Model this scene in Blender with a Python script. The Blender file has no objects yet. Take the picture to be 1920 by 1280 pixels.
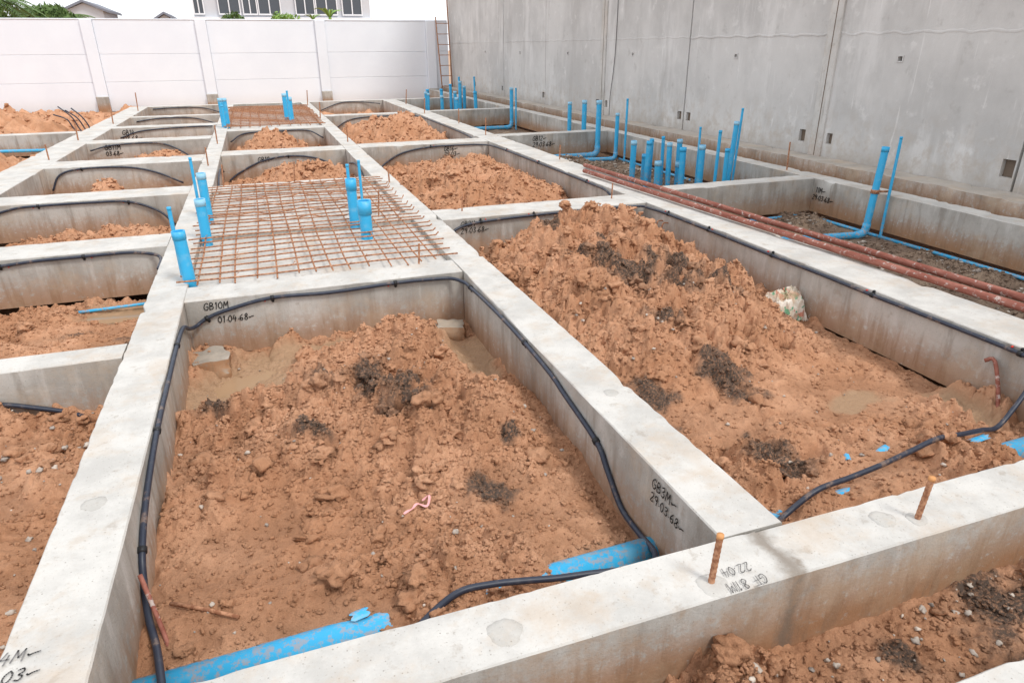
import bpy, bmesh, math, random
import numpy as np
from mathutils import Vector, Matrix
random.seed(7); rng=np.random.default_rng(11)
scene=bpy.context.scene
COL=scene.collection
# ---------------------------------------------------------------- noise
_T=np.random.default_rng(3).random((256,256))
def vn(x,y,seed=0):
    x=np.asarray(x,float)+seed*17.31; y=np.asarray(y,float)+seed*9.77
    xi=np.floor(x).astype(int); yi=np.floor(y).astype(int)
    fx=x-xi; fy=y-yi
    fx=fx*fx*(3-2*fx); fy=fy*fy*(3-2*fy)
    a=_T[xi&255,yi&255]; b=_T[(xi+1)&255,yi&255]; c=_T[xi&255,(yi+1)&255]; d=_T[(xi+1)&255,(yi+1)&255]
    return (a*(1-fx)+b*fx)*(1-fy)+(c*(1-fx)+d*fx)*fy
def fbm(x,y,o=4,seed=0):
    s=0;a=1;t=0
    for i in range(o):
        s=s+a*vn(x,y,seed+i*3); t+=a; a*=.5; x=x*2.03+1.7; y=y*2.03-3.1
    return s/t*2-1
def clod(x,y,cell,seed,dens=.8):
    f=1.3/cell; g=4.1/cell
    wx=x+cell*(.7*(vn(x*f,y*f,seed+5)-.5)+.3*(vn(x*g,y*g,seed+15)-.5)); wy=y+cell*(.7*(vn(x*f,y*f,seed+8)-.5)+.3*(vn(x*g,y*g,seed+18)-.5))
    gx=wx/cell; gy=wy/cell
    ix=np.floor(gx).astype(int); iy=np.floor(gy).astype(int)
    out=np.zeros_like(gx)
    for dx in (-1,0,1):
        for dy in (-1,0,1):
            cx=ix+dx; cy=iy+dy
            r1=_T[(cx*7+seed*13)&255,(cy*3+seed*5)&255]; r2=_T[(cx*5+seed*3+91)&255,(cy*11+seed*7)&255]; r3=_T[(cx*3+seed*29+33)&255,(cy*7+seed*17)&255]; r4=_T[(cx*11+seed)&255,(cy*5+seed*2+77)&255]
            ax=gx-(cx+r1); ay=gy-(cy+r2)
            d2=ax**2+ay**2*(1+.6*(r3-.5))
            R=.3+.5*r3
            h=np.minimum(np.sqrt(np.maximum(R*R-d2,0)),R*(.65+.35*r2))*(r4<dens)*(.6+.6*r1)*(1+.6*(ax*(r2-.5)+ay*(r4-.5)))
            out=np.maximum(out,h)
    return out*cell*(.8+.4*vn(x*g,y*g,seed+30))
def sst(a,b,x):
    t=np.clip((x-a)/(b-a),0,1); return t*t*(3-2*t)
# ---------------------------------------------------------------- mesh helpers
def mk(name,V,F,mat=None,smooth=True,parent=None,attr=None):
    V=np.asarray(V,float).reshape(-1,3)
    me=bpy.data.meshes.new(name)
    if isinstance(F,np.ndarray):
        k=F.shape[1]; n=len(F)
        me.vertices.add(len(V)); me.vertices.foreach_set("co",V.ravel())
        me.loops.add(n*k); me.loops.foreach_set("vertex_index",F.astype(np.int32).ravel())
        me.polygons.add(n); me.polygons.foreach_set("loop_start",np.arange(0,n*k,k,dtype=np.int32))
        try: me.polygons.foreach_set("loop_total",np.full(n,k,dtype=np.int32))
        except Exception: pass
        me.update(calc_edges=True)
    else:
        me.from_pydata([tuple(v) for v in V],[],[tuple(int(i) for i in f) for f in F]); me.update()
    if smooth: me.polygons.foreach_set("use_smooth",np.ones(len(me.polygons),dtype=bool))
    if attr:
        for k,a in attr.items():
            at=me.attributes.new(k,'FLOAT','POINT'); at.data.foreach_set("value",np.asarray(a,dtype=np.float32))
    if mat: me.materials.append(mat)
    ob=bpy.data.objects.new(name,me); COL.objects.link(ob)
    if parent: ob.parent=parent
    return ob
def tag(ob,label=None,cat=None,group=None,kind=None):
    if label: ob["label"]=label
    if cat: ob["category"]=cat
    if group: ob["group"]=group
    if kind: ob["kind"]=kind
    return ob
def catmull(P,n=8):
    P=[np.array(p,float) for p in P]
    Q=[2*P[0]-P[1]]+P+[2*P[-1]-P[-2]]; out=[]
    for i in range(1,len(Q)-2):
        a,b,c,d=Q[i-1:i+3]
        for k in range(n):
            t=k/n
            out.append(.5*((2*b)+(-a+c)*t+(2*a-5*b+4*c-d)*t*t+(-a+3*b-3*c+d)*t**3))
    out.append(P[-1]); return out
def tube(P,r,n=8,caps=True,hollow=0):
    P=[np.array(p,float) for p in P]; m=len(P)
    T=[]
    for i in range(m):
        t=P[min(i+1,m-1)]-P[max(i-1,0)]; T.append(t/(np.linalg.norm(t)+1e-9))
    up=np.array([0,0,1.]) if abs(T[0][2])<.9 else np.array([1.,0,0])
    N=np.cross(T[0],up); N/=np.linalg.norm(N)
    V=[];F=[]
    rr=r if hasattr(r,'__len__') else [r]*m
    for i in range(m):
        N=N-T[i]*np.dot(N,T[i]); N/=np.linalg.norm(N)+1e-9
        B=np.cross(T[i],N)
        for k in range(n):
            a=2*math.pi*k/n
            V.append(P[i]+rr[i]*(math.cos(a)*N+math.sin(a)*B))
    for i in range(m-1):
        for k in range(n):
            k2=(k+1)%n
            F.append((i*n+k,i*n+k2,(i+1)*n+k2,(i+1)*n+k))
    if caps:
        F.append(tuple(range(n-1,-1,-1)))
        if hollow:
            base=len(V); top=(m-1)*n
            c=P[-1]
            for k in range(n): V.append(c+(V[top+k]-c)*(1-hollow))
            for k in range(n): V.append(V[base+k]-T[-1]*min(.25,np.linalg.norm(P[-1]-P[0])*.6))
            for k in range(n):
                k2=(k+1)%n
                F.append((top+k,top+k2,base+k2,base+k)); F.append((base+k,base+k2,base+n+k2,base+n+k))
            F.append(tuple(base+n+k for k in range(n)))
        else: F.append(tuple((m-1)*n+k for k in range(n)))
    return V,F
def merge(parts):
    V=[];F=[]
    for v,f in parts:
        o=len(V); V+=list(v); F+=[tuple(i+o for i in q) for q in f]
    return V,F
def boxvf(x0,x1,y0,y1,z0,z1,b=0.0):
    bm=bmesh.new(); bmesh.ops.create_cube(bm,size=1)
    for v in bm.verts:
        v.co=Vector(((x0+x1)/2+v.co.x*(x1-x0),(y0+y1)/2+v.co.y*(y1-y0),(z0+z1)/2+v.co.z*(z1-z0)))
    if b>0: bmesh.ops.bevel(bm,geom=list(bm.edges),offset=b,segments=1,affect='EDGES')
    bm.verts.index_update(); V=[np.array(v.co) for v in bm.verts]; F=[tuple(v.index for v in f.verts) for f in bm.faces]
    bm.free(); return V,F
# ---------------------------------------------------------------- materials
class NT:
    def __init__(s,name):
        s.m=bpy.data.materials.new(name); s.m.use_nodes=True; s.t=s.m.node_tree; s.b=s.t.nodes["Principled BSDF"]
        s.geo=s.t.nodes.new("ShaderNodeNewGeometry"); s.pos=s.geo.outputs["Position"]
    def link(s,a,b): s.t.links.new(a,b)
    def put(s,sock,v):
        if isinstance(v,bpy.types.NodeSocket): s.link(v,sock)
        elif isinstance(v,(tuple,list)) and len(v)==3 and sock.type=='RGBA': sock.default_value=(*v,1)
        else: sock.default_value=v
    def noise(s,scale,detail=5,rough=.55,vec=None,dist=0):
        n=s.t.nodes.new("ShaderNodeTexNoise"); n.inputs["Scale"].default_value=scale; n.inputs["Detail"].default_value=detail; n.inputs["Roughness"].default_value=rough; n.inputs["Distortion"].default_value=dist
        s.link(vec if vec is not None else s.pos,n.inputs["Vector"]); return n.outputs["Fac"]
    def vor(s,scale,vec=None,feat='F1'):
        n=s.t.nodes.new("ShaderNodeTexVoronoi"); n.feature=feat; n.inputs["Scale"].default_value=scale; s.link(vec if vec is not None else s.pos,n.inputs["Vector"]); return n.outputs["Distance"]
    def scalev(s,v):
        n=s.t.nodes.new("ShaderNodeVectorMath"); n.operation='MULTIPLY'; s.link(s.pos,n.inputs[0]); n.inputs[1].default_value=v; return n.outputs[0]
    def mr(s,x,a,b,c=0,d=1):
        n=s.t.nodes.new("ShaderNodeMapRange"); s.put(n.inputs[0],x); n.inputs[1].default_value=a; n.inputs[2].default_value=b; n.inputs[3].default_value=c; n.inputs[4].default_value=d; n.interpolation_type='SMOOTHSTEP'; return n.outputs[0]
    def math(s,op,a,b=0):
        n=s.t.nodes.new("ShaderNodeMath"); n.operation=op; s.put(n.inputs[0],a); s.put(n.inputs[1],b); return n.outputs[0]
    def mix(s,f,a,b,mode='MIX'):
        n=s.t.nodes.new("ShaderNodeMix"); n.data_type='RGBA'; n.blend_type=mode
        s.put(n.inputs[0],f); s.put(n.inputs[6],a); s.put(n.inputs[7],b); return n.outputs[2]
    def sep(s,v):
        n=s.t.nodes.new("ShaderNodeSeparateXYZ"); s.link(v,n.inputs[0]); return n.outputs
    def attr(s,name):
        n=s.t.nodes.new("ShaderNodeAttribute"); n.attribute_name=name; return n.outputs["Fac"]
    def bump(s,h,st=.3,dist=.01,prev=None):
        n=s.t.nodes.new("ShaderNodeBump"); n.inputs["Strength"].default_value=st; n.inputs["Distance"].default_value=dist; s.link(h,n.inputs["Height"])
        if prev is not None: s.link(prev,n.inputs["Normal"])
        s.link(n.outputs[0],s.b.inputs["Normal"]); return n.outputs[0]
    def fin(s,col,rough=.8,metal=0,spec=.3):
        s.put(s.b.inputs["Base Color"],col); s.put(s.b.inputs["Roughness"],rough); s.b.inputs["Metallic"].default_value=metal; s.b.inputs["Specular IOR Level"].default_value=spec; return s.m
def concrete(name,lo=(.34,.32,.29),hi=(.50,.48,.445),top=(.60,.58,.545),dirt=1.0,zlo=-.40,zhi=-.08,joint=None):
    q=NT(name)
    n1=q.noise(1.6,7,.62); n2=q.noise(11,8,.65); n3=q.noise(110,3,.6); n4=q.noise(28,7,.7)
    c=q.mix(q.mr(n1,.36,.64),lo,hi)
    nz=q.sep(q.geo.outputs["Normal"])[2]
    streak=q.noise(1,6,.65,vec=q.scalev((8,8,1.4)))
    c=q.mix(q.mr(streak,.5,.68,0,.6),c,(.23,.205,.175))
    c=q.mix(q.mr(streak,.46,.32,0,.5),c,(.60,.58,.55))
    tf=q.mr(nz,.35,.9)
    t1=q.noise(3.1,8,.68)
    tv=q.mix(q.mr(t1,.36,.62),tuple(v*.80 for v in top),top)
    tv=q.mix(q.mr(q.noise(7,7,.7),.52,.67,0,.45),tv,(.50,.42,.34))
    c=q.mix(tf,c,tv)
    c=q.mix(q.mr(n2,.42,.3,0,.55),c,(.34,.29,.24))
    c=q.mix(q.mr(n2,.58,.75,0,.3),c,(.68,.66,.63))
    c=q.mix(q.mr(n3,.25,.4,.5,0),c,(.23,.19,.15))
    pores=q.vor(38); c=q.mix(q.mr(pores,.11,.06,0,.6),c,(.2,.17,.14))
    xyz=q.sep(q.pos); z=xyz[2]
    low=q.mr(z,zhi,zlo); side=q.mr(nz,.7,.3)
    d=q.math('MULTIPLY',low,q.mr(q.math('ADD',n4,q.math('MULTIPLY',low,.16)),.42,.60)); d=q.math('MULTIPLY',q.math('MULTIPLY',d,side),.85*dirt)
    c=q.mix(d,c,(.36,.20,.11))
    drip=q.math('MULTIPLY',q.math('MULTIPLY',q.mr(q.noise(1,6,.7,vec=q.scalev((16,16,2.2))),.48,.62),low),.75*dirt)
    c=q.mix(q.math('MULTIPLY',drip,side),c,(.29,.175,.105))
    dust=q.math('MULTIPLY',q.mr(q.noise(2.3,8,.7),.49,.66),.36*dirt); c=q.mix(dust,c,(.50,.38,.27))
    if joint is not None:
        dx=q.math('ABSOLUTE',q.math('ADD',q.math('SUBTRACT',xyz[0],joint),q.math('MULTIPLY',q.math('SUBTRACT',n2,.5),.12)))
        c=q.mix(q.mr(dx,.06,.005,0,.75),c,(.20,.16,.125))
        c=q.mix(q.math('MULTIPLY',q.math('MULTIPLY',q.mr(q.noise(5,7,.72),.46,.62),side),.5),c,(.38,.255,.165))
    b=q.bump(n2,.45,.009); q.bump(n3,.6,.0025,b)
    return q.fin(c,.9,spec=.2)
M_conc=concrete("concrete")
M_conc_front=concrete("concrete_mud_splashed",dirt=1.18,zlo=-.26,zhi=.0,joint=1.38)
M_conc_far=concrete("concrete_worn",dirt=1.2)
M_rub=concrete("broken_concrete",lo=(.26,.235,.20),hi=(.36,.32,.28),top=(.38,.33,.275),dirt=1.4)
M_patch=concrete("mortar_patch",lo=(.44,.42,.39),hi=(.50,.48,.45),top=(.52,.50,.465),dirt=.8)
def soilmat(name,a=(.63,.345,.205),b=(.50,.25,.135),k=1):
    q=NT(name)
    n1=q.noise(2.2,6,.6); n2=q.noise(30,6,.65); n3=q.noise(170,5,.75); n5=q.noise(75,6,.7)
    c=q.mix(q.mr(n1,.35,.65),b,a)
    c=q.mix(q.mr(q.noise(5.5,6,.65),.50,.68,0,.42),c,tuple(v*.68 for v in b))
    c=q.mix(q.mr(n2,.5,.3,0,.4),c,tuple(v*.66 for v in b))
    c=q.mix(q.mr(n3,.56,.72,0,.5),c,tuple(min(1,v*1.15+.07) for v in a))
    c=q.mix(q.mr(n3,.44,.30,0,.55),c,tuple(v*.52 for v in b))
    cav=q.attr("hi"); c=q.mix(q.mr(cav,0,.6,.42,0),c,tuple(v*.52 for v in b))  # hollows between clods painted darker: crevice shade put into the soil colour
    wet=q.attr("wet"); c=q.mix(q.math('MULTIPLY',wet,.85),c,(.43,.28,.17))
    dk=q.attr("dark"); dk=q.math('MULTIPLY',dk,q.mr(n5,.36,.55,.35,1)); c=q.mix(dk,c,q.mix(n5,(.040,.031,.026),(.15,.105,.08)))
    bb=q.bump(n2,.7,.014); bb=q.bump(n5,.9,.009,bb); q.bump(n3,.9,.005,bb)
    return q.fin(c,q.mr(wet,0,1,.88,.35),spec=.25)
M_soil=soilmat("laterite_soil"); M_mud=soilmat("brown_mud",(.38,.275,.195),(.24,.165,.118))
q=NT("ground_earth"); M_ground=q.fin(q.mix(q.mr(q.noise(.8,8),.3,.7),(.42,.25,.15),(.52,.34,.22)),.95)
q=NT("blue_pvc"); n=q.noise(14,6,.6); z=q.sep(q.pos)[2]; c=q.mix(q.mr(n,.48,.72,0,.40),(.040,.42,.74),(.30,.54,.66)); c=q.mix(q.math('MULTIPLY',q.mr(q.noise(40,6,.7),.48,.60),q.mr(z,-.15,-.36,0,.6)),c,(.50,.30,.18)); M_pvc=q.fin(c,.42,spec=.4)
q=NT("pvc_cut_rim"); M_rim=q.fin((.30,.58,.76),.5)
q=NT("black_corrugated"); w=q.noise(30,4); c=q.mix(q.mr(w,.5,.75,0,.5),(.024,.031,.052),(.08,.08,.09)); c=q.mix(q.mr(q.noise(12,6,.7),.56,.66,0,.5),c,(.30,.20,.14)); M_cab=q.fin(c,.45,spec=.45)
q=NT("black_plastic"); M_blk=q.fin((.02,.02,.022),.45)
q=NT("red_plastic"); M_red=q.fin((.75,.06,.04),.4)
q=NT("rusty_steel"); M_rust=q.fin(q.mix(q.mr(q.noise(60,5),.35,.65),(.25,.105,.055),(.50,.26,.15)),.85)
q=NT("red_oxide_pipe"); n=q.noise(7,6,.7,vec=q.scalev((3,.6,3))); c=q.mix(q.mr(n,.4,.65),(.24,.075,.05),(.36,.145,.105)); c=q.mix(q.mr(q.noise(25,6,.7),.56,.64,0,.8),c,(.55,.48,.44)); M_oxide=q.fin(c,.7)
q=NT("marker_ink"); M_ink=q.fin((.02,.018,.018),.7)
q=NT("grey_ink"); M_ink2=q.fin(q.mix(q.mr(q.noise(50,4),.4,.6),(.17,.16,.155),(.24,.23,.22)),.8)
q=NT("pebble_stone"); M_peb=q.fin(q.mix(q.mr(q.noise(9,3),.3,.7),(.28,.24,.21),(.60,.52,.44)),.8)
q=NT("puddle_water"); M_wat=q.fin((.40,.26,.155),.06,spec=.5)
q=NT("precast_wall_concrete")
n1=q.noise(.55,8,.65); n2=q.noise(3.2,8,.7); n3=q.noise(45,4,.6)
c=q.mix(q.mr(n1,.36,.64),(.49,.482,.468),(.62,.61,.592))
c=q.mix(q.mr(q.noise(1,7,.68,vec=q.scalev((1.5,1.5,.4))),.5,.66,0,.55),c,(.74,.73,.715))
c=q.mix(q.mr(q.noise(1,7,.68,vec=q.scalev((2.2,2.2,.3))),.48,.33,0,.45),c,(.40,.385,.365))
c=q.mix(q.mr(n2,.56,.68,0,.45),c,(.76,.75,.735)); c=q.mix(q.mr(n2,.43,.3,0,.45),c,(.37,.355,.335))
sc=q.noise(1,3,.5,vec=q.scalev((22,22,1.2)),dist=.6); c=q.mix(q.mr(sc,.66,.72,0,.4),c,(.80,.79,.775))
z=q.sep(q.pos)[2]; low=q.mr(z,1.0,.05); c=q.mix(q.math('MULTIPLY',low,q.mr(q.noise(5,7,.7),.44,.64,0,.6)),c,(.44,.375,.31))
c=q.mix(q.mr(q.math('ADD',z,q.math('MULTIPLY',q.noise(6,6,.7),.25)),.50,.12,0,.5),c,(.33,.28,.23))
b=q.bump(n2,.25,.012); q.bump(n3,.5,.003,b); M_wall=q.fin(c,.85)
q=NT("white_fence_paint"); n=q.noise(.7,6,.6); c=q.mix(q.mr(n,.35,.7),(.77,.805,.86),(.81,.845,.895)); c=q.mix(q.mr(q.sep(q.pos)[2],.1,-.4,0,.3),c,(.60,.54,.48)); M_fence=q.fin(c,.7)
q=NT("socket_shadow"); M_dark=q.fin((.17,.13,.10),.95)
# ---------------------------------------------------------------- beams
def beam(x0,x1,y0,y1,z0=-.40,z1=0.0,step=.05,label="long grey concrete foundation beam with soil splashed sides",amp=.0022,mat=None,chip=1.0,name="foundation_beam"):
    alongx=(x1-x0)>(y1-y0)
    L=(x1-x0) if alongx else (y1-y0); w=(y1-y0) if alongx else (x1-x0); h=z1-z0
    c=.005
    def seg(a,b,n): return [(a[0]+(b[0]-a[0])*i/n,a[1]+(b[1]-a[1])*i/n) for i in range(n)]
    nw=4; nh=5
    prof=seg((-w/2+c,h),(w/2-c,h),nw)+[(w/2-c,h)]+seg((w/2,h-c),(w/2,0),nh)+seg((w/2,0),(-w/2,0),2)+seg((-w/2,0),(-w/2,h-c),nh)+[(-w/2,h-c)]
    prof=np.array(prof); n=len(prof); m=max(2,int(L/step)+1)
    s=np.linspace(0,L,m); S,K=np.meshgrid(s,np.arange(n),indexing='ij')
    U=prof[K,0].copy(); W=prof[K,1].copy()
    off=x0*3.1+y0*1.7+5
    per=np.cumsum(np.r_[0,np.linalg.norm(np.diff(prof,axis=0),axis=1)])[K]
    d=amp*(fbm(S*2.2+off,per*3+off,3,2))+amp*.5*fbm(S*14+off,per*14,2,6)
    top=np.abs(W-h)<1e-6; side=~top
    W=W+np.where(top,d,0); U=U+np.where(side,np.sign(U)*d,0)
    for sg,idx in ((1,[nw,nw+1]),(-1,[0,n-1])):
        ch=np.maximum(0,fbm(s*4.3+off,s*0+sg*5,5,9)-.34)*.09*chip+np.maximum(0,fbm(s*16+off,s*0+sg*5+3,2,4)-.1)*.007
        ch=np.minimum(ch,.028)
        for i in idx:
            U[:,i]-=sg*ch*.8; W[:,i]-=ch*.8
    U=U+.004*fbm(S*.6+off,S*0,2,3)
    if alongx: V=np.stack([x0+S,(y0+y1)/2+U*-1,z0+W],-1)
    else: V=np.stack([(x0+x1)/2+U,y0+S,z0+W],-1)
    V=V.reshape(-1,3)
    I=np.arange(m-1)[:,None]*n+np.arange(n)[None,:]; J=np.arange(m-1)[:,None]*n+((np.arange(n)+1)%n)[None,:]
    F=np.stack([I,J,J+n,I+n],-1).reshape(-1,4)
    F=[tuple(f[::-1]) for f in F.tolist()]+[tuple(range(n)),tuple((m-1)*n+k for k in range(n-1,-1,-1))]
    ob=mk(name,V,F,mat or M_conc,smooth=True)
    me=ob.data
    bm=bmesh.new(); bm.from_mesh(me); bmesh.ops.recalc_face_normals(bm,faces=bm.faces); bm.to_mesh(me); bm.free()
    me.set_sharp_from_angle(angle=math.radians(35))
    return tag(ob,label,"concrete beam","cast foundation ground beams")
LB="long pale concrete ground beam running the length of the site"
bA=beam(-.86,-.62,.2,22.3,step=.03,label="long pale concrete ground beam with black cable along its side")
bB=beam(1.25,1.50,1.472,22.3,step=.03,label="long pale concrete ground beam between two soil filled bays")
bC=beam(3.69,4.10,1.472,22.3,step=.04,label="wide concrete ground beam carrying black cable and red poles")
bD=beam(6.30,6.55,1.472,27.0,step=.06,label="rough concrete ground beam along the foot of the tall wall",mat=M_conc_far,chip=1.5)
bZ=beam(-3.35,-2.87,.2,22.3,step=.1,label=LB)
bE=beam(-.618,1.378,1.25,1.47,z0=-.42,step=.025,label="pale concrete ground beam with a rebar stub and faint writing",mat=M_conc_front)
bE3=beam(1.3795,8,1.254,1.4685,z0=-.42,z1=-.007,step=.025,label="pale concrete ground beam with brown stained front face",mat=M_conc_front)
bE2=beam(-.618,8,.56,.80,step=.04,label="pale concrete ground beam beside strip of dark soil")
LC="short concrete cross beam dividing two soil bays"
LCC="short concrete cross beam with black cable clipped to its face"
cross={}
def cb(key,bx,y0,y1,label=LC,step=.05):
    x0,x1={'L':(-2.868,-.862),'1':(-.618,1.248),'2':(1.502,3.688),'3':(4.102,6.298),'O':(-14,-3.352)}[bx]
    cross[key]=beam(x0,x1,y0,y1,z1=-.003,step=step,label=label,chip=.6)
cb('L1','L',3.79,3.99,LCC); cb('L2','L',6.15,6.60,LCC); cb('L3','L',8.5,9.0,LCC); cb('L4','L',11.1,11.75,LCC); cb('L5','L',13.9,14.4,LCC); cb('L6','L',16.5,16.9,LCC); cb('L7','L',19,19.3)
cb('G10','1',4.60,4.91,LCC,.03); cb('F1','1',6.38,6.65); cb('M1','1',8.55,8.85); cb('G1','1',11.5,12.0,LCC); cb('H1','1',15.0,15.4,LCC)
cb('F2','2',6.2,6.65,LCC); cb('G2','2',11.6,12.1,LCC); cb('H2','2',17.5,17.9,LCC)
cb('R1','3',6.68,6.93); cb('R2','3',12.2,12.5); cb('R3','3',17.8,18.1)
cb('O1','O',15.9,16.2,LC,.2)
beam(-3.35,6.298,22.302,22.6,step=.1,label="concrete ground beam closing the end of the foundation grid")
def slab(y0,y1,z,name="concrete_slab"):
    nx,ny=40,60
    xs=np.linspace(-.617,1.247,nx); ys=np.linspace(y0,y1,ny); X,Y=np.meshgrid(xs,ys,indexing='ij')
    Zz=z+.006*fbm(X*2,Y*2,3,1)
    V=np.stack([X,Y,Zz],-1).reshape(-1,3); I=(np.arange(nx-1)[:,None]*ny+np.arange(ny-1)[None,:]).reshape(-1)
    F=np.stack([I,I+ny,I+ny+1,I+1],-1)
    o=mk(name,V,F,M_conc_far); tag(o,kind="structure")
slab(4.905,6.385,-.055); slab(6.645,8.555,-.055); slab(15.39,20.5,-.055)
# ---------------------------------------------------------------- soil
def ico(sub,seed,amp=.3):
    bm=bmesh.new(); bmesh.ops.create_icosphere(bm,subdivisions=sub,radius=1)
    V=np.array([v.co[:] for v in bm.verts]); bm.verts.index_update(); F=np.array([[v.index for v in f.verts] for f in bm.faces]); bm.free()
    r=1+amp*2*(vn(V[:,0]*1.6+seed*3+9,V[:,1]*1.6+V[:,2]*2.1+20,seed)-.5)+amp*1.0*(vn(V[:,0]*4+V[:,2]*3+30,V[:,1]*4+40,seed+4)-.5)
    V=V*np.clip(r,.35,2)[:,None]; return V,F
ICS=[ico(2,i,.6) for i in range(6)]; ICB=[ico(3,i+10,.85) for i in range(8)]
def scatter(pos,rad,tmpl,flat=.75,sink=.25):
    Vs=[];Fs=[];o=0;idx=[]
    for i,(p,r) in enumerate(zip(pos,rad)):
        V,F=tmpl[i%len(tmpl)]
        a=rng.random()*6.28; ca,sa=math.cos(a),math.sin(a); b=rng.random()*6.28; cb_,sb=math.cos(b),math.sin(b)
        R=np.array([[ca,-sa,0],[sa,ca,0],[0,0,1]])@np.array([[1,0,0],[0,cb_,-sb],[0,sb,cb_]])
        W=(V@R.T)*r*np.array([1,.75+.5*rng.random(),flat])
        W=W+np.array([p[0],p[1],p[2]+r*flat*(1-2*sink)])
        Vs.append(W); Fs.append(F+o); o+=len(V); idx.append(np.full(len(V),i))
    return np.concatenate(Vs),np.concatenate(Fs),np.concatenate(idx)
def gauss(X,Y,cx,cy,sx,sy,a): return a*np.exp(-((X-cx)/sx)**2/2-((Y-cy)/sy)**2/2)
def soil(name,x0,x1,y0,y1,res,base,bumps,label,seed=1,mat=None,rough=.6,rmul=1.0,darks=(),nclod=0,nbig=0,edge=.12,wets=(),dips=(),kind=None,cmin=.003,cmax=.011,flats=()):
    nx=max(8,int((x1-x0)/res)); ny=max(8,int((y1-y0)/res))
    xs=np.linspace(x0,x1,nx); ys=np.linspace(y0,y1,ny); X,Y=np.meshgrid(xs,ys,indexing='ij')
    wx=X+.10*fbm(X*3,Y*3,3,seed+2); wy=Y+.10*fbm(X*3+7,Y*3,3,seed+3)
    m=np.zeros_like(X)
    for b in bumps: m=m+gauss(wx,wy,*b)
    m=m*(1+.35*fbm(X*2.2,Y*2.2,3,seed+4))
    rg=np.clip(sst(.05,.20,m)*1.0+sst(-.05,.35,fbm(X*1.9,Y*1.9,4,seed+9))*.75+.22,0,1.2)*rough/.6
    for (cx,cy,sx,sy) in flats: rg=rg*(1-.6*np.exp(-((wx-cx)/sx)**2-((wy-cy)/sy)**2))
    big=clod(X,Y,.24*rmul,seed,.6); mid=clod(X,Y,.125*rmul,seed+1,.75); sm=clod(X,Y,.065*rmul,seed+2,.8); xs_=clod(X,Y,.035*rmul,seed+3,.8)
    det=rg*(big*.56+mid*.66+sm*.88+xs_*1.0)+.010*fbm(X*8,Y*8,5,seed+5)
    if res<.012: det=det+(.3+.7*rg)*clod(X,Y,.018,seed+6,.75)*.75+.003*fbm(X*45,Y*45,2,seed+8)
    ridg=1-np.abs(fbm(X*5,Y*5,4,seed+7)); det=det+rg*.03*(ridg-.85)
    Zz=base-.026+m+.030*fbm(X*1.3,Y*1.3,3,seed+6)+det*.9
    for (cx,cy,sx,sy,a) in dips: Zz=Zz-gauss(X,Y,cx,cy,sx,sy,a)
    dk=np.zeros_like(X)
    for (cx,cy,s) in darks:
        dd=np.sqrt((wx-cx)**2+(wy-cy)**2*.8)/(s*.74)+1.4*fbm(X*9,Y*9,5,seed+11)
        f=sst(1.35,.35,dd); dk=np.maximum(dk,f); Zz=Zz+f*(clod(X,Y,.10*rmul,seed+21,.8)*.35+clod(X,Y,.04,seed+20,.9)*.3)
    wt=np.zeros_like(X)
    for (cx,cy,sx,sy) in wets: wt=np.maximum(wt,sst(1.3,.7,np.sqrt(((wx-cx)/sx)**2+((wy-cy)/sy)**2)+.5*fbm(X*6,Y*6,3,seed+13)))
    Zz=Zz-wt*det*.6
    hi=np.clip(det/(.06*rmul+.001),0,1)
    V=np.stack([X,Y,Zz],-1).reshape(-1,3)
    I=(np.arange(nx-1)[:,None]*ny+np.arange(ny-1)[None,:]).reshape(-1)
    Q=np.stack([I,I+ny,I+ny+1,I+1],-1)
    allV=[V]; tri=np.concatenate([Q[:,[0,1,2]],Q[:,[0,2,3]]]); allF=[tri]
    A={'dark':[dk.ravel()],'wet':[wt.ravel()],'hi':[hi.ravel()]}; o=len(V)
    for cnt,tm,ra,rb,sk in ((nclod,ICS,cmin,cmax,.3),(nbig,ICB,.012*rmul,.044*rmul,.38)):
        if not cnt: continue
        px=x0+.03+rng.random(cnt*8)*(x1-x0-.06); py=y0+.03+rng.random(cnt*8)*(y1-y0-.06)
        ix=np.clip(((px-x0)/(x1-x0)*(nx-1)).round().astype(int),0,nx-1); iy=np.clip(((py-y0)/(y1-y0)*(ny-1)).round().astype(int),0,ny-1)
        pr=(.08+rg[ix,iy]) if tm is ICS else (rg[ix,iy]*.25+2.5*np.clip(m[ix,iy]-.06,0,.3))
        keep=(rng.random(len(px))<pr)&(wt[ix,iy]<.3); px,py,ix,iy=px[keep][:cnt],py[keep][:cnt],ix[keep][:cnt],iy[keep][:cnt]
        r=ra+(rb-ra)*rng.random(len(px))**2.6
        SV,SF,si=scatter(list(zip(px,py,Zz[ix,iy])),r,tm,.72,sk)
        allV.append(SV); allF.append(SF+o); o+=len(SV)
        A['dark'].append((dk[ix,iy])[si]); A['wet'].append(np.zeros(len(SV))); A['hi'].append(np.clip(hi[ix,iy]+.3*rng.random(len(px)),0,1)[si])
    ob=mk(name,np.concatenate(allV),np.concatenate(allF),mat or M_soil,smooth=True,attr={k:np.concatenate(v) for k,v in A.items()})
    if kind: tag(ob,kind=kind)
    else: tag(ob,label,"soil mound","heaps of soil inside the foundation bays")
    return (xs,ys,Zz)
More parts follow.
